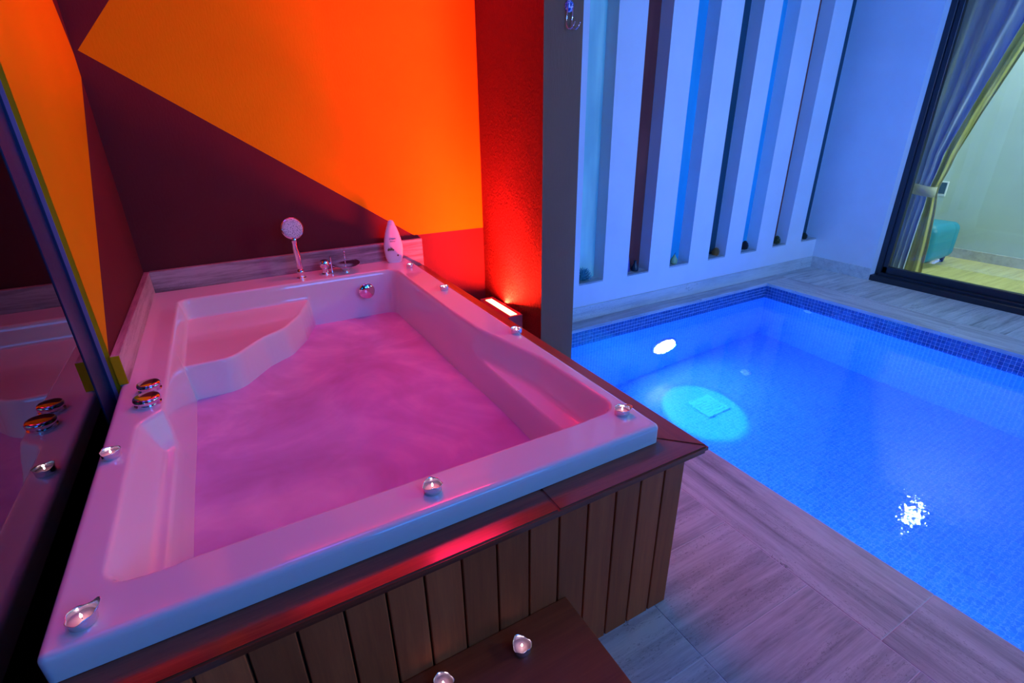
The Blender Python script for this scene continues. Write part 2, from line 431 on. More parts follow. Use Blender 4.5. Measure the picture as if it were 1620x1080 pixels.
# ------------------------------------------------------------------ floor: grout bed with real slabs
bm = bmesh.new()
def bed(x0, x1, y0, y1): add_box(bm, x0, x1, y0, y1, -.25, -.0012)
bed(-.6, PX0-.004, -2.6, 2.9); bed(PX1+.004, 4.80, -2.6, 2.9); bed(PX0-.004, PX1+.004, PY1+.004, 2.9); bed(PX0-.004, PX1+.004, -2.6, PY0-.004)
fl = link('floor', finish(bm, 'floor'), GROUT); fl['kind'] = 'structure'
def slab(name, x0, x1, y0, y1, m, jz=None):
    j = .0011; z = random.uniform(-.0006, .0006) if jz is None else jz
    o = box(name, m, x0+j, x1-j, y0+j, y1-j, -.02, z, parent=fl, bev=.0012); return o
# tiles in front of the tub (0.45 x 0.30 courses)
cols = [-.498, -.048, .402, .852, 1.302]
for i in range(4):
    for k in range(-9, 1):
        y0 = .53 + k*.30
        if y0 > .6 and i < 3: continue
        slab('floor_tile', cols[i], cols[i+1], y0, y0+.30, TRAV_X)
for k in range(1, 5):
    slab('floor_tile', .9 if k > 0 else .852, 1.302, .53+k*.30, min(.53+(k+1)*.30, 2.155), TRAV_X)
# coping slabs round the pool
def coping(x0, x1, y0, y1, m):
    j = .0009
    bm = bmesh.new(); add_box(bm, x0+j, x1-j, y0+j, y1-j, -.022, 0.0, .002, 2)
    return link('coping_slab', finish(bm, 'coping_slab'), m, fl)
for y0, y1 in [(-2.3, -1.45), (-1.45, -.56), (-.56, .324), (.324, 1.21), (1.21, 2.10), (2.10, 2.531)]: coping(1.302, PX0, y0, y1, TRAV_Y)
for x0, x1 in [(1.302, 2.2), (2.2, 3.1), (3.1, 4.17)]: coping(x0, x1, PY1, YP, TRAV_X)
for y0, y1 in [(-1.7, -.8), (-.8, .22), (.22, 1.275), (1.275, 2.531)]: coping(PX1, 4.17, y0, y1, TRAV_Y)
for k in range(-7, 5):
    y0 = 1.045 + k*.30
    slab('floor_tile', 4.17, 4.70, y0, y0+.30, TRAV_FAR)
slab('floor_tile', 4.17, 4.682, 2.545, YP, TRAV_FAR)

# ------------------------------------------------------------------ pool
bm = bmesh.new(); add_box(bm, PX0-.004, PX1+.004, PY0-.004, PY1+.004, PZ-.08, PZ)
pool = link('pool', finish(bm, 'pool'), MOS_XY); pool['kind'] = 'structure'
zb = WZ - .02
box('pool_wall', MOS_XZ, PX0-.05, PX1+.05, PY1, PY1+.05, PZ, zb, parent=pool)
box('pool_wall', MOS_XZ, PX0-.05, PX1+.05, PY0-.05, PY0, PZ, zb, parent=pool)
box('pool_wall', MOS_YZ, PX0-.05, PX0, PY0, PY1, PZ, zb, parent=pool)
box('pool_wall', MOS_YZ, PX1, PX1+.05, PY0, PY1, PZ, zb, parent=pool)
bm = bmesh.new()
add_box(bm, PX0-.05, PX1+.05, PY1+.0015, PY1+.05, zb, -.0225); add_box(bm, PX0-.05, PX1+.05, PY0-.05, PY0-.0015, zb, -.0225)
add_box(bm, PX0-.05, PX0-.0015, PY0, PY1, zb, -.0225); add_box(bm, PX1+.0015, PX1+.05, PY0, PY1, zb, -.0225)
link('waterline_grout', finish(bm, 'waterline_grout'), BANDG, pool)
# waterline mosaic: real little tiles
V, F = [], []
def quadbox(c, u, v, n):
    b = len(V); ins = .0008
    for s, d in ((1, 0), (1-.07, .0022)):
        for a, bb_ in ((-1, -1), (1, -1), (1, 1), (-1, 1)):
            V.append(tuple(c + u*a*s + v*bb_*s + n*d))
    F.extend([(b+4, b+5, b+6, b+7)] + [(b+i, b+(i+1) % 4, b+4+(i+1) % 4, b+4+i) for i in range(4)])
h = .0112
for r in range(5):
    z = -.0355 - r*.025
    x = PX0 + .0125
    while x < PX1: quadbox(Vector((x, PY1+.0012, z)), Vector((h, 0, 0)), Vector((0, 0, h)), Vector((0, -1, 0))); x += .025
    y = PY1 - .0125
    while y > PY0:
        quadbox(Vector((PX1+.0012, y, z)), Vector((0, h, 0)), Vector((0, 0, h)), Vector((-1, 0, 0)))
        quadbox(Vector((PX0-.0012, y, z)), Vector((0, h, 0)), Vector((0, 0, h)), Vector((1, 0, 0))); y -= .025
me = bpy.data.meshes.new('mosaic_tile'); me.from_pydata(V, [], F); me.update()
o = link('waterline_mosaic', me, BANDT, pool); o['kind'] = 'stuff'
# water surface
bm = bmesh.new()
vs = [bm.verts.new(p) for p in ((PX0, PY0, WZ), (PX1, PY0, WZ), (PX1, PY1, WZ), (PX0, PY1, WZ))]; bm.faces.new(vs)
ws = link('pool_water', finish(bm, 'pool_water'), WATER)
for p_ in ws.data.polygons:
    if p_.normal.z < 0: ws.data.flip_normals(); break
tag(ws, 'clear blue lit water filling the mosaic swimming pool', 'water')
# underwater lamp on the end wall
def disc_prof(r): return [(r*1.0, 0), (r*1.0, .006), (r*.93, .014), (r*.86, .016), (r*.84, .010)]
M = Matrix.Translation((2.74, PY1, -.60)) @ Matrix.Rotation(PI/2, 4, 'X')
pe = empty('pool_lamp', (0, 0, 0), 'round glowing white underwater lamp on the far pool wall', 'lamp')
bm = bmesh.new(); add_lathe(bm, disc_prof(.135), 40, M); link('bezel', finish(bm, 'bezel', True), CHROME_D, pe)
bm = bmesh.new(); add_lathe(bm, [(.112, .009), (.110, .014), (.07, .020), (.02, .023)], 40, M); link('lens', finish(bm, 'lens', True), LENS_POOL, pe)
PLAST = simple('white_pool_plastic', (.8, .85, .9), .4)
DRAINC = simple('drain_cover', (.22, .62, .90), .4)
# floor drain
bm = bmesh.new(); add_box(bm, 2.553, 2.753, 1.886, 2.086, PZ, PZ+.008, .003)
for k in range(7): add_box(bm, 2.575, 2.731, 1.912+k*.023, 1.920+k*.023, PZ+.008, PZ+.011)
o = link('pool_drain', finish(bm, 'pool_drain'), DRAINC); tag(o, 'square pale drain cover under the bright cyan light on the pool floor', 'drain')
# return inlets
def inlet(M, label):
    bm = bmesh.new(); add_lathe(bm, [(.034, 0), (.034, .004), (.026, .008), (.016, .008), (.013, .003)], 20, M)
    o = link('water_inlet', finish(bm, 'water_inlet', True), PLAST); tag(o, label, 'inlet'); return o
inlet(Matrix.Translation((PX1, 2.142, -.17)) @ Matrix.Rotation(-PI/2, 4, 'Y'), 'small white round inlet just under the waterline of the right pool wall')
inlet(Matrix.Translation((3.22, 2.13, PZ)), 'faint round fitting on the pool floor right of the cyan glow')

# ------------------------------------------------------------------ backsplash
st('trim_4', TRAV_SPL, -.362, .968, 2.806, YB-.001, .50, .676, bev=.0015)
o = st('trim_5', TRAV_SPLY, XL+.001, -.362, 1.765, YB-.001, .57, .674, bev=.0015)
st('trim_6', YELLOW, XL+.001, -.3625, 1.7615, 1.7645, .580, .673)

# ------------------------------------------------------------------ bathtub
RX0, RX1, RY0, RY1, RZ = -.385, .863, .7762, 2.804, .579
DZ = .5241
bt = empty('bathtub', (.24, 1.79, DZ), 'large white rectangular two-seat whirlpool tub filled with milky water', 'bathtub')
def rel(v, o): return (v[0]-o[0], v[1]-o[1], v[2]-o[2])
BT = (.24, 1.79, DZ)
def roundpoly(pts, rad, n=8):
    out = []
    N = len(pts)
    for i in range(N):
        p = Vector(pts[i]); a = Vector(pts[i-1]); b = Vector(pts[(i+1) % N]); r = rad[i] if isinstance(rad, (list, tuple)) else rad
        if r <= 0: out.append(tuple(p)); continue
        d0 = (a-p).normalized(); d1 = (b-p).normalized(); ang = d0.angle(d1)
        t = min(r/math.tan(ang/2), (a-p).length*.49, (b-p).length*.49)
        p0 = p + d0*t; p1 = p + d1*t
        for k in range(n+1):
            s = k/n; out.append(tuple((1-s)**2*p0 + 2*s*(1-s)*p + s*s*p1))
    return out
def sdf(P, X, Y):
    """signed distance, positive inside"""
    P = np.array(P); d2 = np.full(X.shape, 1e9); ins = np.zeros(X.shape, bool)
    N = len(P)
    for i in range(N):
        ax, ay = P[i]; bx, by = P[(i+1) % N]; ex, ey = bx-ax, by-ay
        L = ex*ex+ey*ey
        if L < 1e-12: continue
        t = np.clip(((X-ax)*ex+(Y-ay)*ey)/L, 0, 1)
        d2 = np.minimum(d2, (X-ax-t*ex)**2+(Y-ay-t*ey)**2)
        c = ((ay > Y) != (by > Y)) & (X < (bx-ax)*(Y-ay)/(by-ay+1e-30)+ax)
        ins ^= c
    return np.where(ins, 1, -1)*np.sqrt(d2)
def smin(a, b, k):
    h_ = np.clip(.5+.5*(b-a)/k, 0, 1); return b*(1-h_)+a*h_-k*h_*(1-h_)
G = .004; rr = .014
nx = int(round((RX1-RX0-2*rr)/G)); ny = int(round((RY1-RY0-2*rr)/G))
gx = np.linspace(RX0+rr, RX1-rr, nx+1); gy = np.linspace(RY0+rr, RY1-rr, ny+1)
X, Y = np.meshgrid(gx, gy)
basin = roundpoly([(-.262, .890), (.735, .890), (.735, 2.612), (-.262, 2.612)], [.03, .03, .085, .05])
recL = roundpoly([(-.20, .886), (-.316, .886), (-.316, 1.475), (-.200, 1.60)], [0, .085, .05, 0])
recR = roundpoly([(.68, .893), (.822, .893), (.812, 1.27), (.745, 1.62), (.734, 1.90), (.68, 1.90)], [0, .115, .25, .3, 0, 0])
seat = roundpoly([(-.40, 2.72), (.32, 2.72), (.205, 2.40), (.125, 2.26), (.03, 2.19), (-.09, 2.04), (-.40, 2.04)], [0, 0, .05, .12, .12, .10, 0])
dB = sdf(basin, X, Y); dL = sdf(recL, X, Y); dR = sdf(recR, X, Y); dS = sdf(seat, X, Y)
def prof(d, pts):
    xs_, ys_ = zip(*pts); return np.interp(d, xs_, ys_)
# smooth profile tables
def table(pts, w=.004):
    xs_ = np.linspace(-.02, .4, 2101); ys_ = np.interp(xs_, *zip(*pts))
    k = int(w/.0002); ker = np.hanning(2*k+1); ker /= ker.sum()
    ys2 = np.convolve(np.pad(ys_, k, mode='edge'), ker, mode='valid'); return xs_, ys2
tb = table([(-.02, 0), (.002, 0), (.010, .045), (.030, .27), (.05, .36), (.10, .40), (.2, .41)], .009)
tr_ = table([(-.02, 0), (.002, 0), (.012, .030), (.032, .080), (.045, .094), (.4, .097)], .010)
trR = table([(-.02, 0), (.002, 0), (.010, .040), (.022, .088), (.035, .104), (.4, .108)], .010)
zm = RZ - np.interp(dB, *tb)
ts = table([(-.02, .5), (-.012, .34), (.0, .09+.012), (.004, .095), (.4, .0)], .004)
seatz = np.where(dS > 0, .487, .487 + dS*9.0)
k_ = .012
seatz = np.where(dS > -.01, smin(np.full(X.shape, .487), .487+(dS+.003)*9.0, .014), seatz)
zm = -smin(-zm, -seatz, .010)
zm = np.where(dB > 0, zm, RZ)
zL = RZ - np.interp(dL, *tr_); zR = RZ - np.interp(dR, *trR)
def sminr(a, b, k): return smin(a, b, k)
Z = np.minimum(zm, np.minimum(zL, zR))
both = (dB > -.01) & ((dL > 0) | (dR > 0))
Z = np.where(both, smin(zm, np.minimum(zL, zR), .010), Z)
# light gaussian smoothing for moulded edges
for _ in range(2):
    Zp = np.pad(Z, 1, mode='edge'); Z = (Zp[:-2, 1:-1]+Zp[2:, 1:-1]+Zp[1:-1, :-2]+Zp[1:-1, 2:]+4*Z)/8
verts = np.stack([X.ravel()-BT[0], Y.ravel()-BT[1], Z.ravel()-BT[2]], 1)
I = np.arange((nx+1)*(ny+1)).reshape(ny+1, nx+1)
quads = np.stack([I[:-1, :-1].ravel(), I[:-1, 1:].ravel(), I[1:, 1:].ravel(), I[1:, :-1].ravel()], 1)
# skirt
loop = [(i, 0) for i in range(nx)] + [(nx, j) for j in range(ny)] + [(nx-i, ny) for i in range(nx)] + [(0, ny-j) for j in range(ny)]
ring0 = []; normals = []
def corner(ix, jy):
    return (ix in (0, nx)) and (jy in (0, ny))
for (i, j) in loop:
    nxv = (-1 if i == 0 else (1 if i == nx else 0)); nyv = (-1 if j == 0 else (1 if j == ny else 0))
    if corner(i, j):
        # order of travel is counter-clockwise: previous side normal to next side normal
        prev = {(0, 0): (-1, 0), (nx, 0): (0, -1), (nx, ny): (1, 0), (0, ny): (0, 1)}[(i, j)]
        a0 = math.atan2(prev[1], prev[0])
        for s in range(7):
            a = a0 + s/6*PI/2; ring0.append((i, j)); normals.append((math.cos(a), math.sin(a)))
    else:
        ring0.append((i, j)); normals.append((nxv, nyv))
rings = [[I[j, i] for i, j in ring0]]
extra = []; base = len(verts)
prof_s = [(rr*math.sin(t), -rr*(1-math.cos(t))) for t in [PI/10*k for k in range(1, 6)]] + [(rr, -(RZ-DZ)+.001)]
for (dr, dz) in prof_s:
    cur = []
    for (i, j), (a, b) in zip(ring0, normals):
        extra.append((gx[i]+a*dr-BT[0], gy[j]+b*dr-BT[1], RZ+dz-BT[2])); cur.append(base+len(extra)-1)
    rings.append(cur)
sq = []
for ra, rb in zip(rings, rings[1:]):
    n_ = len(ra)
    for k in range(n_):
        a, b, c, d = ra[k], ra[(k+1) % n_], rb[(k+1) % n_], rb[k]
        sq.append((d, c, b, a) if a != b else (d, c, b))
allv = np.concatenate([verts, np.array(extra)], 0)
faces = [tuple(q) for q in quads.tolist()] + [tuple(int(x) for x in q) for q in sq]
me = bpy.data.meshes.new('tub_shell'); me.from_pydata(allv.tolist(), [], faces); me.validate(); me.update()
me.polygons.foreach_set('use_smooth', np.ones(len(me.polygons), bool))
link('tub_shell', me, ACRYL, bt)
# overflow knob
def mat_at(loc, rot=None):
    M = Matrix.Translation(rel(loc, BT)); return M @ rot if rot else M
bm = bmesh.new(); add_lathe(bm, [(.036, 0), (.036, .010), (.033, .016), (.030, .018), (.030, .024), (.040, .028), (.041, .036), (.036, .042), (.01, .045)], 32, mat_at((.563, 2.600, .493), Matrix.Rotation(PI/2, 4, 'X')))
o = link('overflow_knob', finish(bm, 'overflow_knob', True, .8), CHROME, bt); o['label'] = 'round chrome overflow knob'
# two air controls
for (x, y, r) in ((-.301, 1.679, .030), (-.299, 1.584, .033)):
    bm = bmesh.new(); add_lathe(bm, [(r*1.0, 0), (r*1.0, .004), (r*.80, .007), (r*.80, .010), (r*1.02, .013), (r*1.04, .020), (r*.95, .025), (r*.8, .0265), (r*.2, .028)], 36, mat_at((x, y, RZ)))
    o = link('control_knob', finish(bm, 'control_knob', True, .8), CHROME, bt); o['label'] = 'round chrome control knob'
# mixer handle
bm = bmesh.new(); M = mat_at((.396, 2.697, RZ))
add_lathe(bm, [(.022, 0), (.022, .004), (.017, .008), (.016, .030), (.022, .036), (.025, .044), (.025, .062), (.020, .072), (.006, .076)], 28, M)
add_box(bm, *[c for c in ((.396-BT[0]+.028), (.396-BT[0]+.034), 2.697-BT[1]-.012, 2.697-BT[1]+.012, RZ-BT[2]+.002, RZ-BT[2]+.086)], .002)
add_tube(bm, [Vector(rel((.396, 2.697, RZ+.052), BT)), Vector(rel((.428, 2.697, RZ+.052), BT))], .006)
o = link('mixer_handle', finish(bm, 'mixer_handle', True, .7), CHROME, bt); o['label'] = 'chrome mixer handle with a thin lever'
# disc-shaped waterfall spout
bm = bmesh.new(); M = mat_at((.497, 2.69, RZ))
add_lathe(bm, [(.020, 0), (.020, .004), (.017, .006), (.022, .020), (.036, .032), (.040, .036)], 32, M)
link('spout', finish(bm, 'spout', True, .9), CHROME, bt)['label'] = 'chrome bowl of the waterfall spout'
bm = bmesh.new(); add_lathe(bm, [(.040, 0), (.072, .006), (.072, .009), (.03, .006), (.008, .005)], 40, mat_at((.500, 2.69, RZ+.036), Matrix.Rotation(.10, 4, 'X')))
link('spout_disc', finish(bm, 'spout_disc', True, .9), CHROME, bt)
bm = bmesh.new(); add_tube(bm, [rel((.500, 2.70, RZ+.04), BT), rel((.503, 2.705, RZ+.098), BT)], .003, 8); add_lathe(bm, [(.002, 0), (.006, .003), (.006, .008), (.002, .011)], 12, mat_at((.503, 2.705, RZ+.096)))
link('spout_lever', finish(bm, 'spout_lever', True), CHROME, bt)

# bath water: gently heaving milky sheet
xs_ = np.linspace(-.258, .732, 90); ys_ = np.linspace(.893, 2.609, 150)
WX, WY = np.meshgrid(xs_, ys_)
WH = .352 + .004*np.sin(WX*5+WY*3.3)+.003*np.sin(WY*9-WX*7)
I = np.arange(90*150).reshape(150, 90)
q = np.stack([I[:-1, :-1].ravel(), I[:-1, 1:].ravel(), I[1:, 1:].ravel(), I[1:, :-1].ravel()], 1)
me = bpy.data.meshes.new('bath_water'); me.from_pydata(np.stack([WX.ravel(), WY.ravel(), WH.ravel()], 1).tolist(), [], q.tolist()); me.update()
me.polygons.foreach_set('use_smooth', np.ones(len(me.polygons), bool))
tag(link('bath_water', me, MILK), 'milky pink whirling water inside the white tub', 'water')

# ------------------------------------------------------------------ hand shower
hs = empty('hand_shower', (.275, 2.690, RZ), 'chrome hand shower standing upright on the back rim of the tub', 'shower head')
HS = (.275, 2.690, RZ)
bm = bmesh.new(); add_lathe(bm, [(.024, 0), (.024, .003), (.018, .006), (.017, .022), (.019, .028), (.018, .038), (.013, .044)], 24)
link('holder', finish(bm, 'holder', True, .8), CHROME, hs)
bm = bmesh.new()
add_tube(bm, [(.001, 0, .035), (.0, .001, .07), (-.001, .002, .11), (-.003, .003, .15), (-.005, .003, .185), (-.006, 0, .21)], [.012, .014, .0155, .014, .0135, .018], 16)
link('handle', finish(bm, 'handle', True), CHROME, hs)
Rm = Matrix.Translation((-.002, .006, .248)) @ Matrix.Rotation(math.radians(78), 4, 'X') @ Matrix.Rotation(math.radians(8), 4, 'Y')
bm = bmesh.new(); add_lathe(bm, [(.010, -.034), (.030, -.028), (.048, -.012), (.053, .0), (.053, .006), (.050, .009)], 36, Rm)
link('head', finish(bm, 'head', True, .9), CHROME, hs)
FACE = NT('shower_face'); _v = FACE.add('ShaderNodeTexVoronoi'); FACE.put(_v.inputs['Vector'], FACE.coord()); _v.inputs['Scale'].default_value = 130
FACE.pset(col=FACE.ramp(_v.outputs['Distance'], [(.15, (.25, .25, .32)), (.45, (.72, .72, .78))]), rough=.35); FACE = FACE.m
bm = bmesh.new(); add_lathe(bm, [(.049, .008), (.046, .0115), (.03, .012), (.004, .012)], 36, Rm)
fc = link('spray_face', finish(bm, 'spray_face', True), FACE, hs)
bm = bmesh.new()
for ringr, cnt in ((.041, 26), (.032, 20), (.022, 14), (.011, 7)):
    for k in range(cnt):
        a = 2*PI*k/cnt; add_lathe(bm, [(.0019, .0115), (.0015, .0145)], 6, Rm @ Matrix.Translation((ringr*math.cos(a), ringr*math.sin(a), 0)))
link('nozzles', finish(bm, 'nozzles'), simple('nozzle_rubber', (.35, .37, .48), .5), fc)['kind'] = 'stuff'

# ------------------------------------------------------------------ shampoo bottle
BO = (.778, 2.745, RZ)
bo = empty('shampoo_bottle', BO, 'white pointed shampoo bottle on the back right corner of the tub', 'bottle', rz=-.25)
BW = NT('bottle_plastic').pset(col=(.86, .84, .88), rough=.3, sss=.05).m
bm = bmesh.new()
pf = [(.034, 0), (.040, .004), (.0475, .03), (.0515, .07), (.0505, .095), (.045, .13), (.036, .165), (.027, .192), (.0215, .203)]
def sq_ring(a, r, z, dep):
    e = .75; c, s = math.cos(a), math.sin(a)
    return (r*math.copysign(abs(c)**e, c), dep*math.copysign(abs(s)**e, s), z)
def flat_body(bm, prof, depf, n=32):
    rings = []
    for r, z in prof: rings.append([bm.verts.new(sq_ring(2*PI*k/n, r, z, depf(r, z))) for k in range(n)])
    for a, b in zip(rings, rings[1:]):
        for k in range(n): bm.faces.new((a[k], a[(k+1) % n], b[(k+1) % n], b[k]))
    bm.faces.new(list(reversed(rings[0]))); bm.faces.new(rings[-1])
dpf = lambda r, z: .024*(1-.55*max(0, z-.07)/.16)
flat_body(bm, pf, dpf); link('body', finish(bm, 'body', True, .9), BW, bo)
bm = bmesh.new(); flat_body(bm, [(.0215, .2035), (.021, .206), (.016, .221), (.011, .2285), (.004, .2305)], lambda r, z: .013*(1-max(0, z-.205)/.04))
link('cap', finish(bm, 'cap', True, .9), BW, bo)
INK = simple('label_ink', (.05, .03, .10), .5); GREEN = simple('label_green', (.09, .13, .05), .5); GOLD = simple('label_gold', (.25, .08, .06), .4)
def label_patch(name, m, x0, x1, z0, z1):
    zc = (z0+z1)/2; y = -dpf(0, zc) - .0012
    return box(name, m, x0, x1, y, y+.003, z0, z1, parent=bo)
def text_obj(name, body, size, loc, mat, parent):
    c = bpy.data.curves.new(name, 'FONT'); c.body = body; c.size = size; c.align_x = 'CENTER'; c.extrude = .0003
    t_ = bpy.data.objects.new('tmp', c); COL.objects.link(t_)
    bpy.context.view_layer.update()
    me = bpy.data.meshes.new_from_object(t_); bpy.data.objects.remove(t_); bpy.data.curves.remove(c)
    o = link(name, me, mat, parent); o.location = loc; o.rotation_euler = (PI/2, 0, 0); return o
text_obj('lettering', 'cream', .0145, (0, -dpf(0, .135)-.0010, .128), INK, bo)
text_obj('lettering', 'shower', .0100, (0, -dpf(0, .12)-.0010, .115), INK, bo)
bm = bmesh.new()
for k, (x, hh) in enumerate([(-.030, .014), (-.025, .020), (-.019, .017), (-.013, .024), (-.007, .019), (-.001, .012)]):
    add_lathe(bm, [(.0004, 0), (.0038, hh*.4), (.0030, hh*.7), (.0002, hh)], 7, Matrix.Translation((x, -.0247, .066)) @ Matrix.Diagonal((1, .2, 1, 1)))
link('leaf_print', finish(bm, 'leaf_print'), GREEN, bo)
label_patch('rule_line', simple('label_line', (.75, .72, .65), .5), -.036, .012, .0628, .0638)
bm = bmesh.new(); add_lathe(bm, [(.0050, 0), (.0050, .001)], 16, Matrix.Translation((.020, -.0243, .041)) @ Matrix.Rotation(PI/2, 4, 'X')); link('seal_print', finish(bm, 'seal_print'), GOLD, bo)

# ------------------------------------------------------------------ wooden surround of the tub
sr = empty('tub_surround', (.24, .71, 0), 'reddish brown wooden tub surround with vertical planks and a ledge on top', 'surround'); SR = (.24, .71, 0)
def R(o): 
    o.location = (-SR[0], -SR[1], -SR[2]); return o
def board(name, poly, m):
    """ledge board with a two-step moulded outer edge: polygon in plan"""
    bm = bmesh.new(); add_prism(bm, poly, DZ-.0125, DZ, 'z')
    es = [e for e in bm.edges if all(abs(v.co.z-DZ) < 1e-5 for v in e.verts)]
    bmesh.ops.bevel(bm, geom=es, offset=.0035, segments=3, affect='EDGES')
    return R(link(name, finish(bm, name, True, .6), m, sr))
DX, DY = .962, .6987
board('ledge_board', [(-.386, DY), (.4992, DY), (.4992, .80), (-.386, .80)], WOOD_DECK)
board('ledge_board', [(.4994, DY), (DX-.0004, DY), (.862, .80), (.4995, .80)], WOOD_DECK)
board('ledge_board', [(DX, DY+.0004), (DX, 2.80), (.84, 2.80), (.84, .8218)], WOOD_DECK_Y)
bm = bmesh.new(); add_box(bm, -.386, DX-.004, DY+.004, .74, DZ-.025, DZ-.0128, .002); add_box(bm, .90, DX-.004, .72, 2.80, DZ-.025, DZ-.0128, .002)
R(link('ledge_moulding', finish(bm, 'ledge_moulding'), WOOD_DECK, sr))
joints = [-.386, -.356, -.277, -.199, -.121, -.042, .038, .115, .190, .269, .349, .428, .506, .586, .668, .745, .823, .8905]
for a, b in zip(joints, joints[1:]):
    R(box('plank', WOOD_PLANK, a+.0022, b-.0022 if b < .89 else b, .7076, .7226, .0, DZ-.0255, parent=sr, bev=.0018))
y = .7246
while y < 2.78:
    y1 = min(y+.0785, 2.80)
    R(box('plank', WOOD_PLANK, .8755, .8905, y+.0022, y1-.0022, .0, DZ-.0255, parent=sr, bev=.0018)); y = y1
bm = bmesh.new(); add_box(bm, -.386, .874, .724, .74, 0, DZ-.026); add_box(bm, .86, .874, .74, 2.80, 0, DZ-.026)
R(link('backing', finish(bm, 'backing'), DARKWOOD, sr))

# step in front
sp = empty('wooden_step', (.17, .5, 0), 'low dark brown wooden step in front of the tub planks', 'step')
def Rs(o): o.location = (-.17, -.5, 0); return o
Rs(box('step_top', WOOD_STEP, -.20, .530, .30, .7065, .2134, .2354, parent=sp, bev=.002, seg=2))
Rs(box('side_panel', WOOD_STEP, .505, .522, .315, .703, 0, .2132, parent=sp, bev=.001)); Rs(box('side_panel', WOOD_STEP, -.192, -.175, .315, .703, 0, .2132, parent=sp, bev=.001))
for k in range(8):
    Rs(box('riser_plank', WOOD_STEP, -.174+k*.0848, -.174+k*.0848+.083, .31, .325, 0, .2132, parent=sp, bev=.001))

# ------------------------------------------------------------------ tealights
def tealight(loc, label, seed, bend=None, rz=0):
    t = empty('tealight', loc, label, 'candle', 'lit tealights in metal cups', rz)
    rnd = random.Random(seed); ph = [rnd.uniform(0, 6) for _ in range(4)]
    def wob(i, a, r, z):
        if z > .008:
            kk = (z-.008)/.010
            r += kk*(.0016*math.sin(3*a+ph[0])+.0008*math.sin(7*a+ph[1])); z += kk*(.0012*math.sin(2*a+ph[2])+.0007*math.sin(5*a+ph[3]))
            if bend:
                g = math.exp(-((a-bend[0]+PI) % (2*PI)-PI)**2/.28)
                r += kk*g*bend[1]; z += kk*g*bend[2]
        return r, z
    bm = bmesh.new()
    add_lathe(bm, [(.0185, 0), (.0192, .0012), (.0194, .010), (.0200, .016), (.0208, .0182), (.0200, .0178), (.0190, .015), (.0187, .0085)], 36, None, wob, True, False)
    link('cup', finish(bm, 'cup', True), ALU, t)
    bm = bmesh.new(); add_lathe(bm, [(.0187, .0015), (.0187, .0085), (.012, .0078), (.004, .0082)], 24); link('wax', finish(bm, 'wax', True), WAX, t)
    bm = bmesh.new(); add_tube(bm, [(0, 0, .008), (.0002, 0, .0125)], .0006, 6); link('wick', finish(bm, 'wick'), DARKWOOD, t)
    bm = bmesh.new(); add_lathe(bm, [(.0004, .0108), (.0017, .0122), (.0021, .0142), (.0014, .0168), (.0003, .0195)], 12); link('flame', finish(bm, 'flame', True), FLAME, t)
    d = bpy.data.lights.new('candle_glow', 'POINT'); d.color = (1, .62, .62); d.energy = .004; d.shadow_soft_size = .003
    l = bpy.data.objects.new('candle_glow', d); COL.objects.link(l); l.parent = t; l.location = (0, 0, .021)
    return t
TL = [((-.354, 1.335, RZ), 'tealight on the left rim of the tub below the two chrome knobs', None),
      ((-.330, .822, RZ), 'tealight with a bent-up cup on the front left corner of the tub', (.35, .007, .012)),
      ((.264, .835, RZ), 'tealight in the middle of the front rim of the tub', None),
      ((.811, .866, RZ), 'tealight with a dented cup on the front right corner of the tub', (-.3, .006, .003)),
      ((.848, 1.495, RZ), 'tealight on the right rim of the tub beside the floodlight', None),
      ((.819, 2.120, RZ), 'tealight halfway along the far part of the right rim', None),
      ((.815, 2.590, RZ), 'tealight beside the shampoo bottle', None),
      ((.369, .643, .2354), 'tealight standing alone on the wooden step near its right end', (1.9, .001, .004)),
      ((.189, .654, .2354), 'tealight on the wooden step cut by the bottom of the picture', None)]
for i, (loc, lab, bend) in enumerate(TL): tealight(loc, lab, i+3, bend)

# ------------------------------------------------------------------ floodlight in the corner
fe = empty('floodlight', (1.297, 2.47, -.045), 'slim red glowing floodlight standing between tub and pillar', 'lamp')
bm = bmesh.new()
add_prism(bm, [(-.045, .30), (.040, .30), (.040, .345), (.024, .340), (-.026, .340), (-.045, .325)], -.17, .17, 'y')
link('housing', finish(bm, 'housing'), REDMET, fe)
bm = bmesh.new(); add_box(bm, -.022, .020, -.155, .155, .3395, .3420); link('lens', finish(bm, 'lens'), LENS_RED, fe)
bm = bmesh.new(); add_box(bm, -.047, .042, -.182, -.171, .255, .345, .003); link('end_cap', finish(bm, 'end_cap'), REDMET, fe)
bm = bmesh.new(); add_box(bm, -.047, .042, .171, .182, .255, .345, .003); link('end_cap', finish(bm, 'end_cap'), REDMET, fe)
bm = bmesh.new(); add_box(bm, -.008, .008, -.008, .008, .055, .30); add_box(bm, -.07, .05, -.12, .12, .045, .057, .002); link('stand', finish(bm, 'stand'), BLACKF, fe)

# red LED bar high on the back wall (above the frame; its reflection lies on the varnished ledge)
rb = empty('led_bar', (.85, 2.80, 2.58), 'long red light bar high on the back wall above the tub', 'lamp')
bm = bmesh.new(); add_box(bm, -1.0, .50, -.02, .031, -.20, .14, .003); link('bar_housing', finish(bm, 'bar_housing'), REDMET, rb)
bm = bmesh.new(); add_box(bm, -.98, .48, -.026, -.0205, -.19, .13, .002); link('bar_lens', finish(bm, 'bar_lens'), emit('red_bar_lens', (1.0, .004, .008), 5.5), rb)

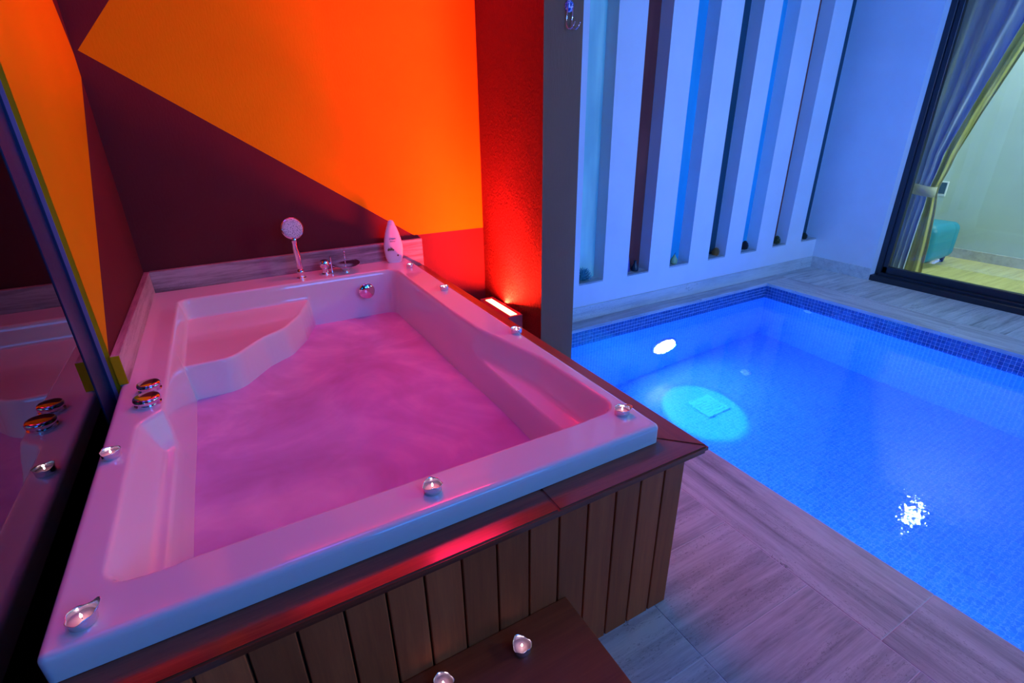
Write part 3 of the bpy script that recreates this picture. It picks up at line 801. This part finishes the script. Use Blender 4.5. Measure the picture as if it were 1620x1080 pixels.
# ------------------------------------------------------------------ hook on the pillar
hk = empty('wall_hook', (1.507, 2.155, 1.75), 'chrome double hook with a blue glass rosette on the dark pillar', 'hook')
M = Matrix.Rotation(PI/2, 4, 'X')
BG = NT('blue_swirl_glass'); _n = BG.noise(BG.coord(), 45, 3, .5, 2.0)
BG.pset(col=BG.ramp(_n, [(.38, (.01, .03, .25)), (.5, (.10, .25, .8)), (.58, (.7, .8, .95))]), rough=.08, coat=1.0); BG = BG.m
bm = bmesh.new(); add_lathe(bm, [(.024, 0), (.024, .004), (.020, .009), (.012, .013), (.003, .015)], 28, M); link('rosette', finish(bm, 'rosette', True), BG, hk)
for dx in (-.013, .016):
    bm = bmesh.new(); add_tube(bm, [(dx, -.012, .006), (dx-.004, -.010, -.045), (dx-.006, -.010, -.074), (dx-.003, -.016, -.086), (dx+.008, -.024, -.088), (dx+.016, -.030, -.078), (dx+.022, -.034, -.064)],   .0026, 8)
    add_lathe(bm, [(.001, -.003), (.003, 0), (.001, .003)], 10, Matrix.Translation((dx+.022, -.034, -.063)))
    link('hook', finish(bm, 'hook', True), CHROME, hk)

# ------------------------------------------------------------------ cones and ornaments in the niches
def cone_obj(name, loc, label, col0, col1, hgt, rad, rows=9, per=9, tilt=0, rz=0, group='pine cones in the niches', spiky=1.0):
    t = NT(name+'_scales'); n = t.noise(t.coord(), 90, 3); t.pset(col=t.ramp(n, [(.35, col0), (.65, col1)]), rough=.7)
    root = empty(name, loc, label, 'ornament', group, rz); root.rotation_euler.x = tilt
    bm = bmesh.new(); add_lathe(bm, [(rad*.25, 0.001), (rad*.55, hgt*.2), (rad*.5, hgt*.5), (rad*.25, hgt*.8), (rad*.05, hgt)], 12)
    link('core', finish(bm, 'core', True), t.m, root)
    bm = bmesh.new(); N = rows*per
    for k in range(N):
        s = (k+.5)/N; a = k*2.39996; z = hgt*(.06+.88*s); r = rad*math.sin(PI*(.18+.80*s))**.8
        L = rad*.42*(1.1-.6*s)*spiky; wd = rad*.26*(1.15-.5*s)/spiky
        d = Vector((math.cos(a), math.sin(a), 0)); tn = Vector((-d.y, d.x, 0)); b = d*(r*.55)+Vector((0, 0, z))
        tip = d*(r*.62+L)+Vector((0, 0, z+L*(.15+.8*s)))
        v = [b-tn*wd*.5, b+tn*wd*.5, (b+tip)/2+tn*wd+Vector((0, 0, .001)), tip+Vector((0, 0, .002)), (b+tip)/2-tn*wd+Vector((0, 0, .001))]
        lo = [p-Vector((0, 0, .003)) for p in v]
        A_ = [bm.verts.new(p) for p in v]; B_ = [bm.verts.new(p) for p in lo]
        bm.faces.new(A_); bm.faces.new(list(reversed(B_)))
        for i in range(5): bm.faces.new((A_[i], B_[i], B_[(i+1) % 5], A_[(i+1) % 5]))
    link('scales', finish(bm, 'scales'), t.m, root)['kind'] = 'stuff'
    return root
cone_obj('pine_cone', (2.080, 2.715, NZ), 'spiky blue-green pine cone in the niche next to the pillar', (.03, .22, .28), (.10, .45, .50), .078, .036, 8, 11, spiky=2.6)
cone_obj('pine_cone', (3.405, 2.722, NZ), 'orange brown pine cone in the fourth niche from the pillar', (.28, .12, .03), (.50, .26, .08), .062, .034, 7, 9, tilt=.25)
cone_obj('pine_cone', (3.765, 2.722, NZ), 'dark round pine cone in the fifth niche from the pillar', (.02, .02, .03), (.05, .04, .05), .070, .034, 9, 9)
cone_obj('pine_cone', (4.165, 2.700, NZ), 'olive pine cone in the sixth niche from the pillar', (.06, .07, .02), (.16, .15, .05), .070, .032, 9, 8, tilt=-.1)
cone_obj('pine_cone', (4.545, 2.700, NZ), 'blackish pine cone in the last niche by the corner', (.02, .03, .02), (.05, .06, .04), .055, .034, 7, 9)
# third niche: pear-shaped
pe2 = empty('pear_ornament', (2.925, 2.700, NZ), 'small yellow-green pear-shaped ornament in the third niche from the pillar', 'ornament')
bm = bmesh.new(); add_lathe(bm, [(.012, 0), (.024, .006), (.028, .022), (.024, .040), (.013, .056), (.007, .068), (.003, .074)], 24); link('body', finish(bm, 'body', True), simple('pear_glaze', (.30, .42, .18), .35), pe2)
bm = bmesh.new(); add_tube(bm, [(0, 0, .072), (.003, 0, .080), (.007, 0, .086)], .0016, 8); link('stem', finish(bm, 'stem'), DARKWOOD, pe2)
# second niche: bottle-shaped dark vase and tall shell
pe3 = empty('dark_vase', (2.545, 2.712, NZ), 'small dark blue conical vase in the second niche from the pillar', 'vase')
bm = bmesh.new(); add_lathe(bm, [(.022, 0), (.026, .004), (.026, .022), (.018, .045), (.010, .060), (.010, .068), (.013, .074)], 24); link('body', finish(bm, 'body', True), simple('dark_vase_glaze', (.01, .03, .05), .3), pe3)
bm = bmesh.new(); add_lathe(bm, [(.0125, .0735), (.0125, .0765), (.009, .0765), (.008, .072)], 20); link('lip', finish(bm, 'lip', True), simple('vase_lip', (.02, .05, .08), .3), pe3)
pe4 = empty('blue_shell', (2.497, 2.738, NZ), 'narrow blue spiral shell behind the dark vase', 'shell')
bm = bmesh.new(); pr_ = []
for k in range(13):
    s = k/12; r = .020*(1-s)**.8+.002; pr_ += [(r, .115*s), (r*.84, .115*s+.004)]
add_lathe(bm, pr_, 18); link('whorls', finish(bm, 'whorls', True), simple('blue_shell_glaze', (.06, .07, .35), .3), pe4)
bm = bmesh.new(); add_lathe(bm, [(.001, .116), (.0025, .119), (.0005, .124)], 8); link('tip', finish(bm, 'tip', True), simple('shell_tip', (.2, .2, .5), .3), pe4)

# ------------------------------------------------------------------ adjoining room behind the window
fb = st('floor.001', GROUT, 4.80, 6.30, -2.6, 2.92, -.10, -.0025)
YT = travertine('travertine_living_room', 'x', ((.42, .38, .14), (.58, .52, .18), (.68, .62, .25)))
for i in range(3):
    for k in range(-4, 8):
        o = box('floor_tile', YT, 4.82+i*.45+.001, min(4.82+(i+1)*.45-.001, 6.149), -.2+k*.40+.001, min(-.2+(k+1)*.40-.001, 2.915), -.02, random.uniform(-.0005, .0005), parent=fb, bev=.001)
st('wall_living_room', PALEWALL, 6.15, 6.30, -2.6, 2.92, 0, CZ)
st('wall_living_room_end', PALEWALL, 4.90, 6.15, 2.92, 3.05, 0, CZ)
st('wall_living_room_near', PALEWALL, 4.90, 6.15, -2.75, -2.6, 0, CZ)
st('baseboard_living_room', TRAV_BASE, 6.138, 6.15, -2.6, 2.92, 0, .090)
st('ceiling_living_room', CEIL, 4.90, 6.15, -2.6, 2.92, 2.553, 2.60)
# ceiling downlight there (its reflection lies on the pool water)
ce = empty('ceiling_downlight', (5.95, 1.64, 2.553), 'small round white downlight in the ceiling of the adjoining room', 'lamp')
bm = bmesh.new(); add_lathe(bm, [(.075, 0), (.075, -.006), (.058, -.009), (.055, -.002)], 28); link('trim_ring', finish(bm, 'trim_ring', True), PLAST, ce)
bm = bmesh.new(); add_lathe(bm, [(.055, -.003), (.02, -.004)], 28); link('lens', finish(bm, 'lens'), CEILLAMP, ce)

# curtain tied back
cu = empty('curtain', (5.0, 2.06, 0), 'pale tied-back curtain with a yellow edge behind the window', 'curtain')
SHEER = NT('pale_curtain_fabric'); _n = SHEER.noise(SHEER.coord((1, 1, .1)), 30, 3)
SHEER.pset(col=SHEER.ramp(_n, [(.3, (.42, .54, .92)), (.7, (.62, .72, .98))]), rough=.8, sheen=.3); SHEER = SHEER.m
YEL = NT('yellow_curtain_fabric'); _n = YEL.noise(YEL.coord((1, 1, .15)), 25, 3)
YEL.pset(col=YEL.ramp(_n, [(.3, (.48, .45, .08)), (.7, (.66, .62, .22))]), rough=.8, sheen=.3); YEL = YEL.m
def lerp_tab(z, tab):
    zs, vs_ = zip(*tab); return float(np.interp(z, zs, vs_))
def curtain(name, ltab, rtab, m, x0, amp, folds, ph):
    nz, nu = 90, 80; vs_, fs_ = [], []
    for j in range(nz+1):
        z = .012 + (2.40-.012)*j/nz
        l = lerp_tab(z, ltab); r = lerp_tab(z, rtab); wdt = abs(l-r)
        g = math.exp(-((z-.74)/.10)**2)
        for i in range(nu+1):
            u = i/nu; y_ = l+(r-l)*u
            a_ = amp*(1-.55*g)
            x_ = x0 + a_*math.sin(u*folds*2*PI+ph+.4*math.sin(z*2)) + .3*a_*math.sin(u*folds*4.3*PI+z*3) + .03*(1-g)
            vs_.append((x_-5.0, y_-2.06, z))
    for j in range(nz):
        for i in range(nu):
            a_ = j*(nu+1)+i; fs_.append((a_, a_+1, a_+nu+2, a_+nu+1))
    me = bpy.data.meshes.new(name); me.from_pydata(vs_, [], fs_); me.update()
    me.polygons.foreach_set('use_smooth', [True]*len(me.polygons))
    o = link(name, me, m, cu); md = o.modifiers.new('thick', 'SOLIDIFY'); md.thickness = .002; return o
curtain('sheer_panel', [(0, 2.22), (.74, 2.19), (1.2, 2.24), (2.4, 2.30)], [(0, 2.04), (.5, 2.03), (.74, 2.015), (1.0, 2.00), (1.29, 1.93), (1.75, 1.81), (2.4, 1.62)], SHEER, 4.96, .022, 4.5, .3)
curtain('drape_panel', [(0, 2.10), (.74, 2.06), (1.29, 2.00), (1.75, 1.88), (2.4, 1.70)], [(0, 1.93), (.3, 1.945), (.6, 1.975), (.74, 1.985), (1.0, 1.955), (1.29, 1.878), (1.75, 1.737), (2.4, 1.52)], YEL, 5.03, .016, 2.2, 1.0)
bm = bmesh.new(); n_ = 28; rg = []
for k in range(n_):
    a = 2*PI*k/n_; rg.append((.075*math.cos(a), .112*math.sin(a)+.035))
A_ = [bm.verts.new((x_, y_, .695+.02*math.sin(i/n_*2*PI))) for i, (x_, y_) in enumerate(rg)]; B_ = [bm.verts.new((x_*1.03, y_, .775+.02*math.sin(i/n_*2*PI))) for i, (x_, y_) in enumerate(rg)]
for k in range(n_): bm.faces.new((A_[k], A_[(k+1) % n_], B_[(k+1) % n_], B_[k]))
o = link('tieback', finish(bm, 'tieback', True), simple('tieback_fabric', (.50, .50, .42), .7), cu); md = o.modifiers.new('thick', 'SOLIDIFY'); md.thickness = .005

# ottoman
ot = empty('ottoman', (5.66, 2.24, 0), 'turquoise rounded cube ottoman standing behind the tied curtain', 'ottoman')
TQ = NT('turquoise_leather'); _n = TQ.noise(TQ.coord(), 120, 3); TQ.pset(col=(.015, .27, .42), rough=.45); TQ.bump(_n, .1, .001); TQ = TQ.m
def puff(bm, x0, x1, y0, y1, z0, z1, r):
    b2 = bmesh.new(); add_box(b2, x0, x1, y0, y1, z0, z1, r, 6)
    for v in b2.verts:
        u = (v.co.z-z0)/(z1-z0); s = 1 - .08*(1-math.sin(PI*min(1, u*.9+.05)))
        v.co.x = (x0+x1)/2+(v.co.x-(x0+x1)/2)*s; v.co.y = (y0+y1)/2+(v.co.y-(y0+y1)/2)*s
    me_ = bpy.data.meshes.new('t'); b2.to_mesh(me_); b2.free(); bm.from_mesh(me_); bpy.data.meshes.remove(me_)
bm = bmesh.new(); puff(bm, -.26, .17, -.20, .20, .04, .39, .07); link('seat', finish(bm, 'seat', True), TQ, ot)
bm = bmesh.new(); puff(bm, .10, .27, -.19, .19, .045, .375, .06); link('cushion', finish(bm, 'cushion', True), TQ, ot)
for x_ in (-.18, .20):
    for y_ in (-.13, .13):
        bm = bmesh.new(); add_lathe(bm, [(.014, 0), (.020, .05)], 12, Matrix.Translation((x_, y_, 0))); link('foot', finish(bm, 'foot', True), BLACKF, ot)
# wall control panel
wc = empty('wall_panel', (6.15, 2.40, .62), 'small white framed dark control panel on the pale wall behind the curtain', 'panel')
bm = bmesh.new(); add_box(bm, -.016, -.001, -.05, .05, -.07, .07, .004); link('panel_frame', finish(bm, 'panel_frame'), PLAST, wc)
bm = bmesh.new(); add_box(bm, -.019, -.015, -.040, .040, -.045, .060, .001); link('screen', finish(bm, 'screen'), simple('panel_screen', (.02, .08, .10), .2), wc)
